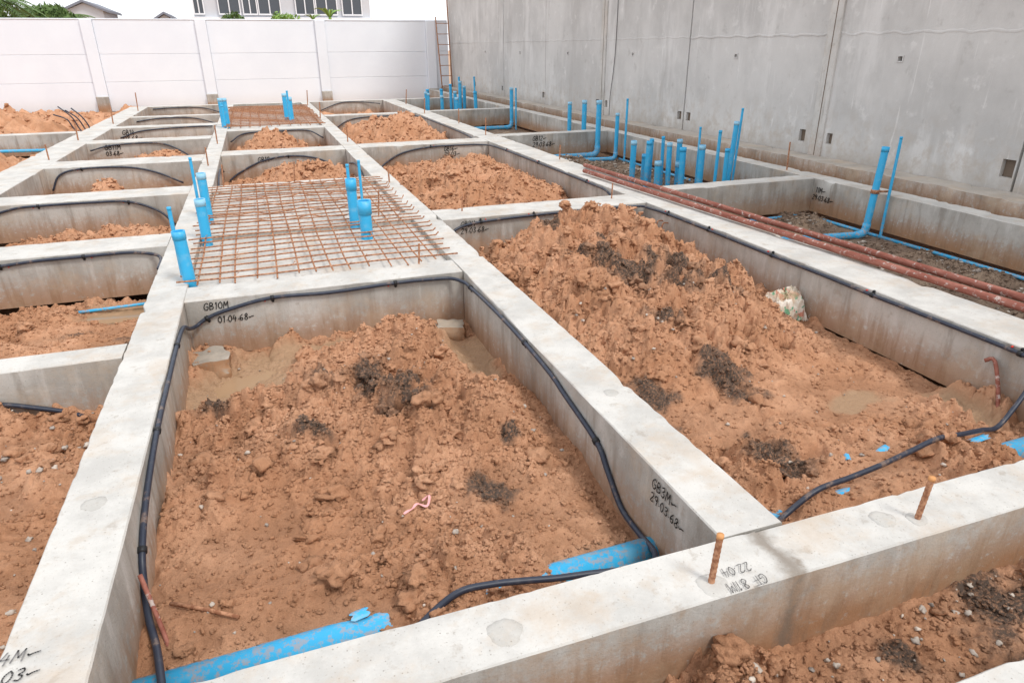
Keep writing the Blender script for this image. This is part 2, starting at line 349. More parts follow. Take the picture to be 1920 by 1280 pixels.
S1=soil("soil_mound",-.625,1.255,1.465,4.605,.0065,-.370,
  [(.40,3.35,.36,.40,.12),(.88,3.0,.26,.42,.12),(.02,3.05,.36,.40,.10),(.68,4.05,.24,.28,.12),(-.1,3.55,.25,.25,.05),(.35,2.45,.65,.45,.06),(.36,1.90,.22,.10,.045),(.1,1.62,.9,.08,.03),(-.5,2.5,.15,.8,.03),(.3,2.02,.9,.10,.045)],
  "clumpy orange laterite soil heap with black muddy patches",seed=1,rough=.62,darks=[(.36,3.35,.22),(.55,3.08,.21),(.02,2.95,.10),(.75,2.35,.12),(.50,3.25,.13),(.60,2.9,.11),(-.45,3.5,.10),(.95,2.7,.08)],nclod=17000,nbig=280,
  wets=[(-.32,4.1,.34,.42),(1.1,4.0,.18,.45),(.25,4.45,.5,.08)],dips=[(-.32,4.1,.20,.28,.085),(1.12,3.95,.10,.32,.09),(1.22,2.05,.06,.22,.05),(1.02,1.86,.14,.06,.03)],flats=[(.1,2.2,.5,.45)])
S2=soil("soil_mound",1.495,3.695,1.465,6.205,.0085,-.40,
  [(2.85,5.65,.36,.38,.34),(2.45,4.75,.48,.55,.24),(1.85,4.5,.30,.65,.22),(2.55,3.75,.42,.42,.20),(2.1,5.5,.3,.3,.12),(3.05,4.5,.28,.6,.17),(2.2,3.8,.4,.5,.10),(2.6,1.80,.9,.16,.075),(2.3,2.8,.6,.5,.05)],
  "large clumpy orange soil heap topped with black clods",seed=5,rough=.68,rmul=1.12,
  darks=[(2.42,4.15,.29),(2.80,4.35,.27),(2.2,4.6,.20),(2.75,5.65,.13),(2.35,2.95,.22),(1.85,2.95,.15),(2.1,2.2,.15),(3.0,3.9,.15),(3.3,3.5,.09),(1.75,2.6,.10),(2.2,2.5,.07),(2.1,5.0,.13),(2.9,4.0,.18),(2.6,3.9,.2),(2.6,4.9,.13),(2.3,3.5,.13)],nclod=19000,nbig=560,wets=[(3.05,2.6,.20,.10),(3.55,2.35,.09,.22)],dips=[(3.55,1.84,.12,.1,.05)],flats=[(2.6,2.3,.5,.4)])
LM="loose orange soil heap filling a foundation bay"
soil("soil_mound",1.495,3.695,6.645,11.605,.016,-.42,[(2.5,9.2,.62,1.0,.38),(3.0,8.4,.4,.7,.12),(2.1,8.2,.4,.6,.12)],LM,seed=8,rmul=1.3,nclod=5000,nbig=300,darks=[(2.6,10.1,.25),(3.1,9.4,.12)],cmin=.008,cmax=.022)
soil("soil_mound",1.495,3.695,12.095,17.505,.03,-.42,[(2.45,14.8,.5,.8,.46),(3.1,14.2,.35,.7,.25)],LM,seed=9,rmul=1.5,nclod=1200,nbig=120,cmin=.012,cmax=.035)
soil("soil_mound",1.495,3.695,17.895,22.305,.06,-.42,[],"flat orange soil inside a far foundation bay",seed=10,rmul=2)
soil("soil_mound",-.625,1.255,8.845,11.505,.016,-.42,[(.55,10.3,.5,.5,.30),(.1,9.6,.4,.4,.1)],LM,seed=12,rmul=1.3,nclod=2000,nbig=90,cmin=.008,cmax=.022)
soil("soil_mound",-.625,1.255,11.995,15.005,.022,-.42,[(.15,13.6,.4,.55,.44)],LM,seed=13,rmul=1.4,nclod=900,nbig=60,cmin=.01,cmax=.03)
S3=soil("soil_mound",-2.875,-.855,.8,3.795,.009,-.345,[(-1.6,3.0,.7,.5,.06),(-1.3,2.0,.4,.8,.05)],"orange soil scattered with grey gravel beside beam",seed=15,rough=.72,nclod=9000,nbig=240,darks=[(-1.35,2.9,.10),(-1.25,2.5,.09)])
S4=soil("soil_mound",-2.875,-.855,3.985,6.155,.012,-.43,[(-1.3,4.7,.6,.35,.06)],"low orange soil with wet muddy patches",seed=16,rough=.6,nclod=5000,nbig=100,darks=[(-1.1,5.1,.16),(-1.5,5.4,.1)],wets=[(-1.2,5.9,.35,.2)],dips=[(-1.15,5.9,.25,.12,.06)])
soil("soil_mound",-2.875,-.855,6.595,8.505,.018,-.42,[(-1.5,7.8,.5,.3,.16)],LM,seed=17,nclod=2000,nbig=60,cmin=.006,cmax=.018)
soil("soil_mound",-2.875,-.855,8.995,11.105,.025,-.42,[(-2.0,10.3,.2,.3,.2)],LM,seed=18,nclod=900,nbig=20,cmin=.01,cmax=.025)
soil("soil_mound",-2.875,-.855,11.745,13.905,.03,-.42,[(-1.7,12.9,.4,.4,.30)],LM,seed=19,nclod=900,nbig=20,cmin=.01,cmax=.03)
soil("soil_mound",-2.875,-.855,14.395,22.305,.06,-.42,[],"flat orange soil inside a far foundation bay",seed=20)
soil("soil_mound",-14,-3.345,8,15.905,.05,-.45,[(-5.2,13.6,.8,.8,.35),(-7,12,1,1,.3)],"orange soil heap outside the foundation grid",seed=21,rmul=2,nclod=1500,nbig=60,cmin=.02,cmax=.05)
soil("soil_mound",-14,-3.345,16.195,27.2,.06,-.45,[(-5.3,18.5,1.2,1.0,.33),(-7.5,19.5,1.5,1.2,.45),(-10,20,2,1.5,.5)],"long orange soil bank in front of white fence",seed=22,rmul=2.2,nclod=1800,nbig=100,cmin=.02,cmax=.06)
S5=soil("soil_mound",-.625,8,.79,1.255,.008,-.32,[(2.6,1.0,.5,.3,.08),(1.6,1.0,.3,.2,.03)],"dark crumbly soil and gravel strip between two beams",seed=23,rough=.85,nclod=12000,nbig=180,darks=[(2.2,1.05,.34),(2.6,.95,.2),(1.7,1.1,.09)])
LMU="wet brown mud floor"
S6=soil("muddy_ground",4.095,6.305,1.465,6.685,.018,-.455,[],LMU,seed=25,mat=M_mud,rough=.45,nclod=7000,nbig=40,kind="structure",wets=[(5.3,5.9,.5,.3)],cmin=.005,cmax=.018)
S7=soil("muddy_ground",4.095,6.305,6.925,12.205,.025,-.455,[(4.5,8.6,.3,.8,.12)],LMU,seed=26,mat=M_mud,rough=.6,nclod=4500,nbig=60,kind="structure",cmin=.008,cmax=.025)
soil("muddy_ground",4.095,6.305,12.495,22.305,.05,-.47,[],LMU,seed=27,mat=M_mud,rough=.5,kind="structure")
g=mk("ground",[(-250,-60,-.62),(250,-60,-.62),(250,400,-.62),(-250,400,-.62)],[(0,1,2,3)],M_ground,False); tag(g,kind="structure")
g=mk("ground_by_fence",*boxvf(-3.345,7.2,22.6,27.3,-.6,-.42),M_ground,False); tag(g,kind="structure")
def hz(S,x,y):
    xs,ys,Z=S; i=int(np.clip(round((x-xs[0])/(xs[-1]-xs[0])*(len(xs)-1)),0,len(xs)-1)); j=int(np.clip(round((y-ys[0])/(ys[-1]-ys[0])*(len(ys)-1)),0,len(ys)-1)); return float(Z[max(i-1,0):i+2,max(j-1,0):j+2].max())
def puddle(cx,cy,rx,ry,z):
    V=[(cx,cy,z)]+[(cx+rx*(1+.25*math.sin(3*a+cx)+.1*math.sin(7*a))*math.cos(a),cy+ry*(1+.2*math.cos(2*a))*math.sin(a),z) for a in [i*2*math.pi/40 for i in range(40)]]
    o=mk("puddle_water",V,[(0,i+1,(i+1)%40+1) for i in range(40)],M_wat); tag(o,kind="structure")
puddle(-.29,4.12,.24,.34,-.425); puddle(1.09,3.98,.11,.38,-.430); puddle(-1.2,5.88,.4,.2,-.475); puddle(5.3,5.9,.5,.3,-.472)
# ---------------------------------------------------------------- rebar meshes
def rebar_mesh(x0,x1,y0,y1,z,dx,dy,r,label,seed,hook=True,second=None):
    R=random.Random(seed); parts=[]
    x=x0+.08
    while x<x1-.05:
        xx=x+R.uniform(-.015,.015); pts=[]
        y=y0+R.uniform(-.06,.02); ye=y1+R.uniform(-.03,.1); k=14; sl=R.uniform(-.02,.02)
        for i in range(k+1):
            t=i/k; pts.append((xx+sl*t+.012*math.sin(t*5+x*9)+R.uniform(-.003,.003),y+(ye-y)*t,z+.004+.006*math.sin(t*9+x*5)))
        parts.append(tube(pts,r,6)); x+=dx
    y=y0+.05
    while y<y1:
        yy=y+R.uniform(-.02,.02); xa=x0-R.uniform(0,.08); xb=x1+R.uniform(0,.05); pts=[]; sl=R.uniform(-.035,.035)
        for i in range(11):
            t=i/10; pts.append((xa+(xb-xa)*t,yy+sl*t+R.uniform(-.005,.005)+.02*math.sin(t*3+y),z+2*r+.005+.005*math.sin(t*8+y*3)))
        if hook and R.random()<.5: pts.append((xb+.02,yy+sl,z+.03+R.uniform(0,.02))); 
        parts.append(tube(pts,r,6)); y+=dy
    if second:
        ya,yb=second; y=ya
        while y<yb:
            xa=x0+R.uniform(0,.3); xb=x1-R.uniform(-.05,.3); pts=[(xa,y+.05,z+.05)]
            n=16
            for i in range(n+1): pts.append((xa+(xb-xa)*i/n,y+R.uniform(-.004,.004),z+.050+.008*math.sin(i)+(.02 if i%4==0 else 0)))
            parts.append(tube(pts,r,6)); y+=.36
    for i in range(140):
        px=x0+.08+dx*R.randrange(max(1,int((x1-x0)/dx))); py=y0+.05+dy*R.randrange(int((y1-y0)/dy))
        parts.append(tube([(px-.012,py-.012,z+.02),(px,py,z+.032),(px+.015,py+.01,z+.03+R.uniform(0,.03))],.002,4))
    V,F=merge(parts); o=mk("rebar_mesh",V,F,M_rust); tag(o,label,"rebar mesh","rusty rebar mats over the slabs"); return o
rebar_mesh(-.64,1.28,4.93,8.72,.006,.132,.15,.0065,"rusty steel rebar mat laid over slab between beams",3,second=(6.5,8.6))
rebar_mesh(-.66,1.30,15.5,21,.008,.2,.25,.010,"rusty steel rebar mat over a distant slab",5,hook=False)
# ---------------------------------------------------------------- cables
def cable(pts,clips,label,r=.0125,n=8,vis=True,nn=10):
    C=catmull(pts,n); V,F=tube(C,r,nn)
    o=mk("cable_conduit",V,F,M_cab); tag(o,label,"cable conduit","black conduits clipped to the foundation beams")
    for (i,nrm) in clips:
        c=C[i*n if i*n<len(C) else -1]; j=min(i*n+1,len(C)-1); t=C[j]-C[max(j-2,0)]; t/=np.linalg.norm(t)
        nrm=np.array(nrm,float); s=np.cross(t,nrm); s/=np.linalg.norm(s)+1e-9
        a=tube([c-t*.011,c+t*.011],r*1.4,10)
        tabc=c+s*(r*2.0)-nrm*(r*.7)
        b=tube([tabc-nrm*.006,tabc+nrm*.006],r*.75,8)
        b2=tube([c-nrm*r*.6,tabc],r*.5,6)
        V,F=merge([a,b,b2]); mk("clip",V,F,M_blk,parent=o)
        k=c+t*(.055 if i%2 else -.05)+s*r*1.3-nrm*(r*.5)
        V,F=tube([k-nrm*.004,k+nrm*.005],r*.45,8); mk("anchor_plug",V,F,M_red,parent=o)
    return o
def hs_(S,x,y,w=.05): return max(hz(S,x+a,y) for a in (-w,-w/2,0,w/2,w))
xa=-.605; yg=4.585; xb=1.235
fr=[]
for (x,y) in ((1.13,1.70),(1.02,1.72),(.90,1.735),(.78,1.745),(.66,1.755),(.54,1.76),(.43,1.755),(.34,1.74),(.25,1.70)): fr.append((x,y,max(-.28,hs_(S1,x,y,.03)+.010)))
for k_ in range(5):
    fr=[fr[0]]+[(fr[i][0],fr[i][1],max(fr[i][2],(fr[i-1][2]+fr[i+1][2])/2)) for i in range(1,len(fr)-1)]+[fr[-1]]
loop=[(-.49,1.55,-.33),(-.505,1.68,-.285),(-.525,1.80,-.272),(-.555,1.94,-.29),(-.59,2.07,-.28),(xa,2.17,-.23),(xa,2.26,-.14),(xa,2.50,-.07),(xa,2.93,-.025),(xa,3.40,-.02),(xa,3.90,-.022),(xa,4.25,-.05),(-.597,4.44,-.13),(-.57,yg-.03,-.16),
 (-.50,yg,-.125),(-.36,yg,-.082),(-.08,yg,-.035),(.30,yg,-.045),(.75,yg,-.03),(.98,yg,-.032),(1.15,yg-.01,-.04),(xb-.01,4.48,-.05),(xb,4.36,-.05),(xb,4.08,-.035),(xb,3.65,-.025),(xb,3.28,-.03),(xb,2.9,-.05),(xb,2.72,-.08),(xb,2.36,-.14),(xb,2.24,-.22),(xb,2.10,max(-.32,hz(S1,xb-.01,2.1)+.01)),(xb-.005,1.94,max(-.33,hz(S1,xb-.01,1.94)+.01)),(1.21,1.78,-.30)]+fr+[(.18,1.62,-.25),(.12,1.52,-.24)]
px=(1,0,0); ny=(0,-1,0); mx=(-1,0,0)
cable(loop,[(6,px),(8,px),(10,px),(14,ny),(16,ny),(18,ny),(22,mx),(25,mx),(28,mx)],"black ribbed conduit looping around the sides of soil bay")
xc=3.675
cable([(xc,1.55,-.06),(xc,2.21,-.03),(xc,2.87,-.028),(xc,3.21,-.03),(xc,3.7,-.027),(xc,4.21,-.03),(xc,5.07,-.028),(xc,5.75,-.03),(xc-.02,6.05,-.035),(3.58,6.175,-.03),(3.12,6.185,-.025),(2.43,6.185,-.03),(1.88,6.185,-.05),(1.65,6.18,-.09),(1.53,6.12,-.16)],
 [(1,mx),(3,mx),(5,mx),(6,mx),(7,mx),(10,ny),(11,ny),(12,ny)],"black ribbed conduit running along wide beam and cross beam")
cp=[]
for (x,y) in ((1.80,1.79),(2.0,1.82),(2.2,1.84),(2.4,1.86),(2.6,1.89),(2.8,1.92),(3.0,1.95),(3.2,1.99),(3.38,2.03)): cp.append((x,y,hs_(S2,x,y,.09)+.010))
for k_ in range(12):
    cp=[cp[0]]+[(cp[i][0],cp[i][1],max(cp[i][2],(cp[i-1][2]+cp[i+1][2])/2)) for i in range(1,len(cp)-1)]+[cp[-1]]
cable([(1.52,1.50,-.12),(1.62,1.64,-.20)]+cp+[(3.52,2.06,max(-.24,hs_(S2,3.5,2.06)+.03)),(3.62,2.09,-.18),(3.665,2.10,-.11),(xc,1.95,-.07),(xc,1.7,-.05)],[],"black ribbed conduit lying over soil between beams")
cable([(xc,6.75,-.22),(xc,7.05,-.05),(xc,7.62,-.03),(xc,9.21,-.03),(xc,10.6,-.035),(xc,11.3,-.05),(3.6,11.57,-.06),(3.3,11.583,-.045),(2.67,11.583,-.05),(2.20,11.583,-.12),(1.92,11.57,-.25),(1.75,11.5,-.36)],[(2,mx),(3,mx),(4,mx),(8,ny)],"black ribbed conduit curving along distant wide beam",n=6)
cable([(xc,12.2,-.1),(xc,13,-.04),(xc,15,-.03),(xc,17,-.05),(3.5,17.48,-.06),(2.8,17.483,-.05),(2.1,17.483,-.1),(1.7,17.45,-.3)],[],"black ribbed conduit curving along distant wide beam",n=6)
cable([(3.6,22.2,-.1),(3.0,22.28,-.04),(2.4,22.28,-.05),(1.8,22.25,-.25)],[],"black ribbed conduit on the end beam",n=6)
LK="black ribbed conduit clipped across the face of cross beam"
cable([(-2.8,3.775,-.1),(-1.7,3.775,-.14),(-1.46,3.775,-.17),(-1.31,3.775,-.215),(-1.15,3.76,-.27),(-1.02,3.70,-.32)],[(2,ny)],LK)
cable([(-2.7,6.135,-.10),(-2.06,6.135,-.05),(-1.80,6.135,-.032),(-1.48,6.135,-.03),(-1.15,6.135,-.03),(-.97,6.12,-.06),(-.90,5.95,-.06),(-.88,5.6,-.04)],[(3,ny),(1,ny)],LK)
cable([(-2.8,8.485,-.1),(-2.55,8.485,-.04),(-2.34,8.485,-.03),(-1.89,8.485,-.03),(-1.48,8.485,-.05),(-1.2,8.47,-.17),(-1.05,8.43,-.33)],[(2,ny),(4,ny)],LK)
cable([(-2.82,11.05,-.3),(-2.7,11.083,-.1),(-2.42,11.083,-.03),(-1.87,11.083,-.04),(-1.5,11.08,-.13),(-1.16,11.05,-.30)],[(2,ny)],LK,n=6)
cable([(-2.82,13.85,-.12),(-2.5,13.883,-.05),(-1.96,13.883,-.03),(-1.63,13.883,-.07),(-1.35,13.86,-.22),(-1.2,13.8,-.35)],[],LK,n=6)
cable([(-2.75,16.483,-.2),(-2.4,16.483,-.09),(-1.98,16.483,-.05),(-1.4,16.483,-.03),(-.95,16.483,-.03)],[],LK,n=6)
cable([(-2.75,18.983,-.1),(-2.2,18.983,-.04),(-1.5,18.983,-.06),(-1.0,18.95,-.2)],[],LK,n=6)
cable([(-2.75,22.283,-.06),(-2.2,22.283,-.04),(-1.5,22.283,-.06),(-1.0,22.25,-.2)],[],LK,n=6)
cable([(-.55,11.45,-.38),(-.40,11.483,-.28),(-.05,11.483,-.12),(.36,11.483,-.06),(.76,11.483,-.11),(1.05,11.47,-.25),(1.2,11.4,-.38)],[(3,ny)],LK,n=6)
cable([(-.58,14.9,-.2),(-.3,14.983,-.06),(.3,14.983,-.04),(.9,14.983,-.05),(1.2,14.9,-.2)],[],LK,n=6)
cable([(-.60,9.0,-.35),(-.6,9.6,-.1),(-.6,10.4,-.05),(-.6,11.2,-.2)],[],LK,n=6)
cable([(1.23,9.0,-.35),(1.235,9.5,-.12),(1.235,10.2,-.05),(1.235,11.0,-.15)],[],LK,n=6)
for i,(dx,dz) in enumerate(((0,.28),(.10,.24),(.2,.32),(.3,.16))):
    cable([(-3.45-dx*.3,17.6,-.4),(-3.5-dx,17.7,-.1),(-3.6-dx,17.7,.06+dz*.3),(-3.78-dx*1.2,17.75,.05+dz)],[],"black conduit end curling up out of the soil",r=.014,n=6)
# ---------------------------------------------------------------- PVC pipes
def pipe(x,y,z0,h,r,label=None,coup=True,lean=(0,0),horiz=None,cf=1.07):
    label=label or "upright bright blue PVC pipe stub"
    top=(x+lean[0]*h,y+lean[1]*h,z0+h)
    if horiz is not None:
        hx,hy=horiz; d=np.array([x-hx,y-hy,0.]); L=np.linalg.norm(d); d/=L
        b=np.array([x,y,z0+r]); k=2.2*r
        pts=[np.array([hx,hy,z0+r])]+[b-d*k]
        for a in (22.5,45,67.5): a=math.radians(a); pts.append(b-d*k+d*k*math.sin(a)+np.array([0,0,k*(1-math.cos(a))]))
        pts+= [b+np.array([0,0,k]),np.array(top)]
        V,F=tube(pts,r,14,hollow=.12); o=mk("pvc_pipe",V,F,M_pvc)
        V,F=tube([pts[1]-d*r*1.2]+pts[1:6]+[pts[5]+np.array([0,0,r*1.2])],r*1.14,14); mk("elbow",V,F,M_pvc,parent=o)
    else:
        V,F=tube([(x,y,z0),top],r,16,hollow=.12); o=mk("pvc_pipe",V,F,M_pvc)
    if coup:
        t=np.array(top)-np.array([x,y,z0]); t/=np.linalg.norm(t); T=np.array(top)
        V,F=tube([T-t*min(r*(2.2 if cf>1.1 else 1.3),h*.5),T+t*.004],r*cf,16,hollow=.14); mk("coupling",V,F,M_pvc if cf>1.1 else M_rim if r>.03 and rng.random()<.5 else M_pvc,parent=o)
    o.data.set_sharp_from_angle(angle=math.radians(50))
    tag(o,label,"pvc pipe","bright blue PVC plumbing pipes"); return o
LT="thin upright blue PVC water pipe"
def L2(): return (random.uniform(-.03,.03),random.uniform(-.03,.03))
pipe(-.61,5.03,-.06,.42,.042,lean=(-.03,0)); pipe(-.665,5.16,-.06,.56,.014,LT)
pipe(-.56,6.24,-.06,.40,.042); pipe(-.585,7.1,-.06,.48,.041); pipe(-.67,7.3,-.06,.60,.014,LT)
pipe(.76,5.97,-.06,.34,.053,"short blue PVC stub with wide coupling on rebar mat",cf=1.14); pipe(.71,6.38,-.06,.46,.044,cf=1.13); pipe(.73,6.72,-.06,.54,.015,LT); pipe(.90,7.2,-.06,.50,.014,LT)
pipe(-.69,15.8,-.06,.62,.045); pipe(-.62,16.1,-.06,.6,.045); pipe(.70,16.7,-.06,.55,.055); pipe(.62,17.2,-.06,.6,.05); pipe(-.66,15.6,-.06,.5,.025,LT); pipe(.66,16.4,-.06,.7,.02,LT)
zb=-.47
for (x,y,h,r) in [(5.24,9.28,.66,.044),(5.34,9.03,.68,.040),(5.60,9.38,.66,.032),(5.66,9.12,.72,.025),(5.53,8.73,.68,.038),(5.88,9.03,.68,.040),(5.60,8.49,.64,.044),(5.73,8.23,.70,.044),(5.76,8.36,.92,.016),(5.77,7.94,.92,.022),(6.02,8.0,1.02,.034),(6.14,8.05,1.18,.016),(5.83,7.81,.70,.030),(5.40,8.8,.42,.05),(5.72,8.75,.40,.055),(5.45,9.3,.45,.045)]:
    pipe(x,y,zb,h,r,LT if r<.024 else None,lean=L2())
bp=pipe(6.13,5.62,zb,.97,.037,"tall blue PVC pipe with elbow turning along the mud",horiz=(4.7,5.80),lean=(.05,0))
V,F=merge([tube([(6.15,5.615,.02),(6.15,5.615,.06)],.046,14),tube([(6.16,5.60,.04),(6.30,5.56,.04)],.012,6)]); mk("bracket",V,F,M_rust,parent=bp)
pipe(6.25,5.52,zb,1.08,.015,LT)
pipe(6.02,12.05,zb,1.03,.050,"tall blue PVC pipe with elbow turning along the mud",horiz=(4.3,12.08)); pipe(6.15,11.55,zb,.84,.036,"blue PVC pipe with elbow turning along the mud",horiz=(4.3,11.85))
pipe(6.12,13.6,zb,.9,.042); pipe(6.1,12.85,zb,.98,.047); pipe(6.2,11.3,zb,1.1,.020,LT)
pipe(6.15,17.3,zb,1.0,.045,horiz=(5.0,17.3)); pipe(6.2,17.1,zb,1.0,.02,LT); pipe(6.1,21.5,zb,.85,.05)
for (x,y,h,r) in [(5.07,22.1,.75,.05),(4.95,21.7,.7,.05),(5.5,22.0,.7,.04),(5.16,20.6,.65,.05),(6.05,21.9,1.1,.03),(5.9,21.3,1.0,.05),(5.15,18.9,.7,.05),(5.3,21.2,.8,.045),(5.6,20.8,.75,.05),(4.8,20.9,.7,.04),(5.75,21.8,.9,.045),(6.15,20.5,1.15,.025),(5.9,19.6,.8,.05)]:
    pipe(x,y,zb,h,r,lean=L2())
def run(pts,r,label):
    V,F=tube(pts,r,16); o=mk("pvc_pipe",V,F,M_pvc); tag(o,label,"pvc pipe","bright blue PVC plumbing pipes"); return o
run([(6.23,1.5,-.41),(6.23,5.55,-.44)],.017,"thin blue PVC pipe running along concrete beam")
run([(6.23,5.55,-.44),(6.23,6.65,-.44)],.017,"thin blue PVC pipe running along concrete beam")
run([(6.2,6.62,-.43),(5.2,6.60,-.43)],.017,"thin blue PVC pipe lying across the mud")
run([(6.2,6.95,-.43),(6.2,11.5,-.43)],.02,"thin blue PVC pipe running along concrete beam")
run([(4.4,18.6,-.42),(6.2,18.5,-.42)],.05,"blue PVC pipe lying across the mud"); run([(4.9,17.3,-.42),(4.9,18.6,-.42)],.05,"blue PVC pipe lying across the mud")
run([(-.64,1.82,-.372),(1.27,1.862,-.368)],.060,"large blue PVC pipe half buried in orange soil")
run([(1.48,1.86,-.395),(3.70,1.90,-.375)],.055,"large blue PVC pipe half buried in orange soil")
run([(-1.9,6.0,-.455),(-.87,5.97,-.42)],.012,"thin blue PVC pipe lying over soil beside cross beam")
run([(-8,15.7,-.2),(-3.4,15.75,-.3)],.03,"blue PVC pipe lying over soil beside beam")
# ---------------------------------------------------------------- red poles
for a,b,l in (((3.80,7.95,.045),(4.28,1.0,.04),"long red oxide painted steel scaffold pole on beam"),((4.02,8.4,.035),(4.46,1.0,.035),"long red scaffold pole smeared with dry cement")):
    V,F=tube(catmull([a,tuple((np.array(a)+np.array(b))/2+np.array([0,0,-.004])),b],6),.026,14,hollow=.15); o=mk("steel_pole",V,F,M_oxide); o.data.set_sharp_from_angle(angle=math.radians(50)); tag(o,l,"steel pole","red scaffold poles on the beams")
# ---------------------------------------------------------------- starter bars
q=NT("orange_rust"); M_cap=q.fin((.62,.30,.12),.8)
def rod(x,y,h,z=-.02,r=.0085,lean=(.1,.0),label="rusty ribbed rebar stub standing up from beam",mat=None,pts=None):
    if pts is None:
        n=max(6,int(h/.008)); rr=[r*(1.0+(.12 if i%2 else 0)) for i in range(n+1)]
        pts=[(x+lean[0]*h*i/n,y+lean[1]*h*i/n,z+(h+.02)*i/n) for i in range(n+1)]
    else: rr=r
    V,F=tube(pts,rr,8); o=mk("rebar_stub",V,F,mat or M_rust); tag(o,label,"rebar","rebar stubs on the foundation"); return o
for a in [(1.10,1.31,.17,.0095),(1.95,1.33,.16,.0095),(.99,4.90,.15,.007),(1.78,6.5,.16,.007),(.96,6.55,.25,.007),(3.44,6.5,.16,.007),(6.38,7.27,.35,.009),(-.50,8.75,.25,.008),(4.0,20.2,.4,.012),(-2.95,20.99,.45,.012),(-3.0,11.98,.22,.01),(-.75,10.5,.25,.009),(1.38,8.3,.2,.009),(1.4,12.4,.3,.01),(3.9,12.4,.3,.01),(-.72,13,.3,.01),(1.35,17,.35,.012),(3.85,17.2,.35,.012),(-3.1,14.5,.3,.012),(-3.0,17.5,.35,.012),(.3,8.7,.25,.008),(4.0,9.2,.2,.009),(4.0,14.6,.3,.01),(1.36,21,.4,.012)]:
    ln=(random.uniform(0,.12),random.uniform(-.05,.1)); o=rod(a[0],a[1],a[2],r=a[3],lean=ln)
    if a[1]<2:
        T=np.array([a[0]+ln[0]*a[2],a[1]+ln[1]*a[2],a[2]]); V,F=tube([T-np.array([0,0,.010]),T+np.array([0,0,.003])],a[3]*1.2,10); mk("cut_end",V,F,M_cap,parent=o)
rod(0,0,0,pts=catmull([(3.56,2.15,-.42),(3.62,2.22,-.28),(3.665,2.32,-.12),(3.64,2.36,-.13)],4),r=.011,mat=M_oxide,label="bent red painted rebar leaning against beam side")
rod(0,0,0,pts=catmull([(-.50,1.88,-.42),(-.54,2.0,-.30),(-.60,2.14,-.15)],4),r=.008,mat=M_oxide,label="red painted rebar leaning against beam side")
rod(0,0,0,pts=[(-.53,2.13,hz(S1,-.5,2.1)+.012),(-.42,2.05,max(-.33,hz(S1,-.42,2.05)+.008)),(-.30,1.97,hz(S1,-.3,1.97)+.010)],r=.007,label="short rusty rebar offcut lying on the soil")
for yy in (5.85,5.75): rod(0,0,0,pts=catmull([(3.70,yy,-.12),(3.63,yy,-.12),(3.62,yy,-.2),(3.62,yy,-.3)],4),r=.007,label="bent rebar hook sticking out of beam side")
# mortar patches
for (x,y,r) in [(-.75,2.40,.045),(.45,1.345,.052),(1.385,2.52,.036),(1.84,1.37,.045),(1.10,1.30,.05),(1.95,1.33,.035)]:
    n=32; zo=-.005 if (x>1.5 and y<1.5) else 0; V=[(x,y,.0022+zo)];
    for k,(s,z) in enumerate(((.6,.0020),(.93,.0014),(1.0,-.004))):
        for i in range(n):
            a=2*math.pi*i/n; rr=r*s*(1+.06*math.sin(3*a+x)+.04*math.sin(5*a+y)+.03*math.sin(11*a)); V.append((x+rr*math.cos(a),y+rr*math.sin(a),z+zo+random.uniform(-.0006,.0006)))
    F=[(0,1+i,1+(i+1)%n) for i in range(n)]
    for k in range(2): F+=[(1+k*n+i,1+(k+1)*n+i,1+(k+1)*n+(i+1)%n,1+k*n+(i+1)%n) for i in range(n)]
    par=(bE if x<1.38 else bE3) if 1.2<y<1.5 else (bA if x<0 else bB)
    mk("mortar_patch",V,F,M_patch,parent=par)
# ---------------------------------------------------------------- handwriting
GL={'G':[[(.55,.8),(.35,1),(.1,.75),(.02,.35),(.2,.02),(.5,.1),(.55,.42),(.3,.42)]],'B':[[(.08,0),(.1,1),(.42,.92),(.44,.65),(.12,.52),(.5,.42),(.5,.1),(.08,0)]],'M':[[(0,0),(.1,1),(.32,.35),(.55,1),(.62,0)]],'F':[[(.1,0),(.1,1),(.55,1)],[(.1,.52),(.45,.52)]],'A':[[(0,0),(.28,1),(.55,0)],[(.1,.38),(.45,.38)]],
'0':[[(.3,1),(.05,.7),(.05,.3),(.3,0),(.5,.3),(.5,.7),(.3,1)]],'1':[[(.12,.8),(.25,1),(.22,0)]],'2':[[(.05,.8),(.3,1),(.48,.75),(.05,0),(.52,.04)]],'3':[[(.05,.9),(.35,1),(.45,.75),(.2,.55),(.48,.35),(.35,.03),(.05,.1)]],'4':[[(.2,1),(.02,.4),(.5,.4)],[(.38,.75),(.34,-.05)]],'6':[[(.4,1),(.1,.6),(.05,.2),(.3,0),(.48,.25),(.3,.45),(.08,.3)]],'8':[[(.3,.55),(.1,.8),(.3,1),(.45,.8),(.3,.55),(.05,.25),(.28,0),(.5,.22),(.3,.55)]],'9':[[(.45,.7),(.25,.5),(.05,.75),(.3,1),(.45,.75),(.38,0)]],'.':[[(.1,.25),(.16,.32)]],'~':[[(0,.45),(.12,.3),(.3,.42),(.7,.5)]],'7':[[(.05,1),(.5,1),(.2,0)]],' ':[]}
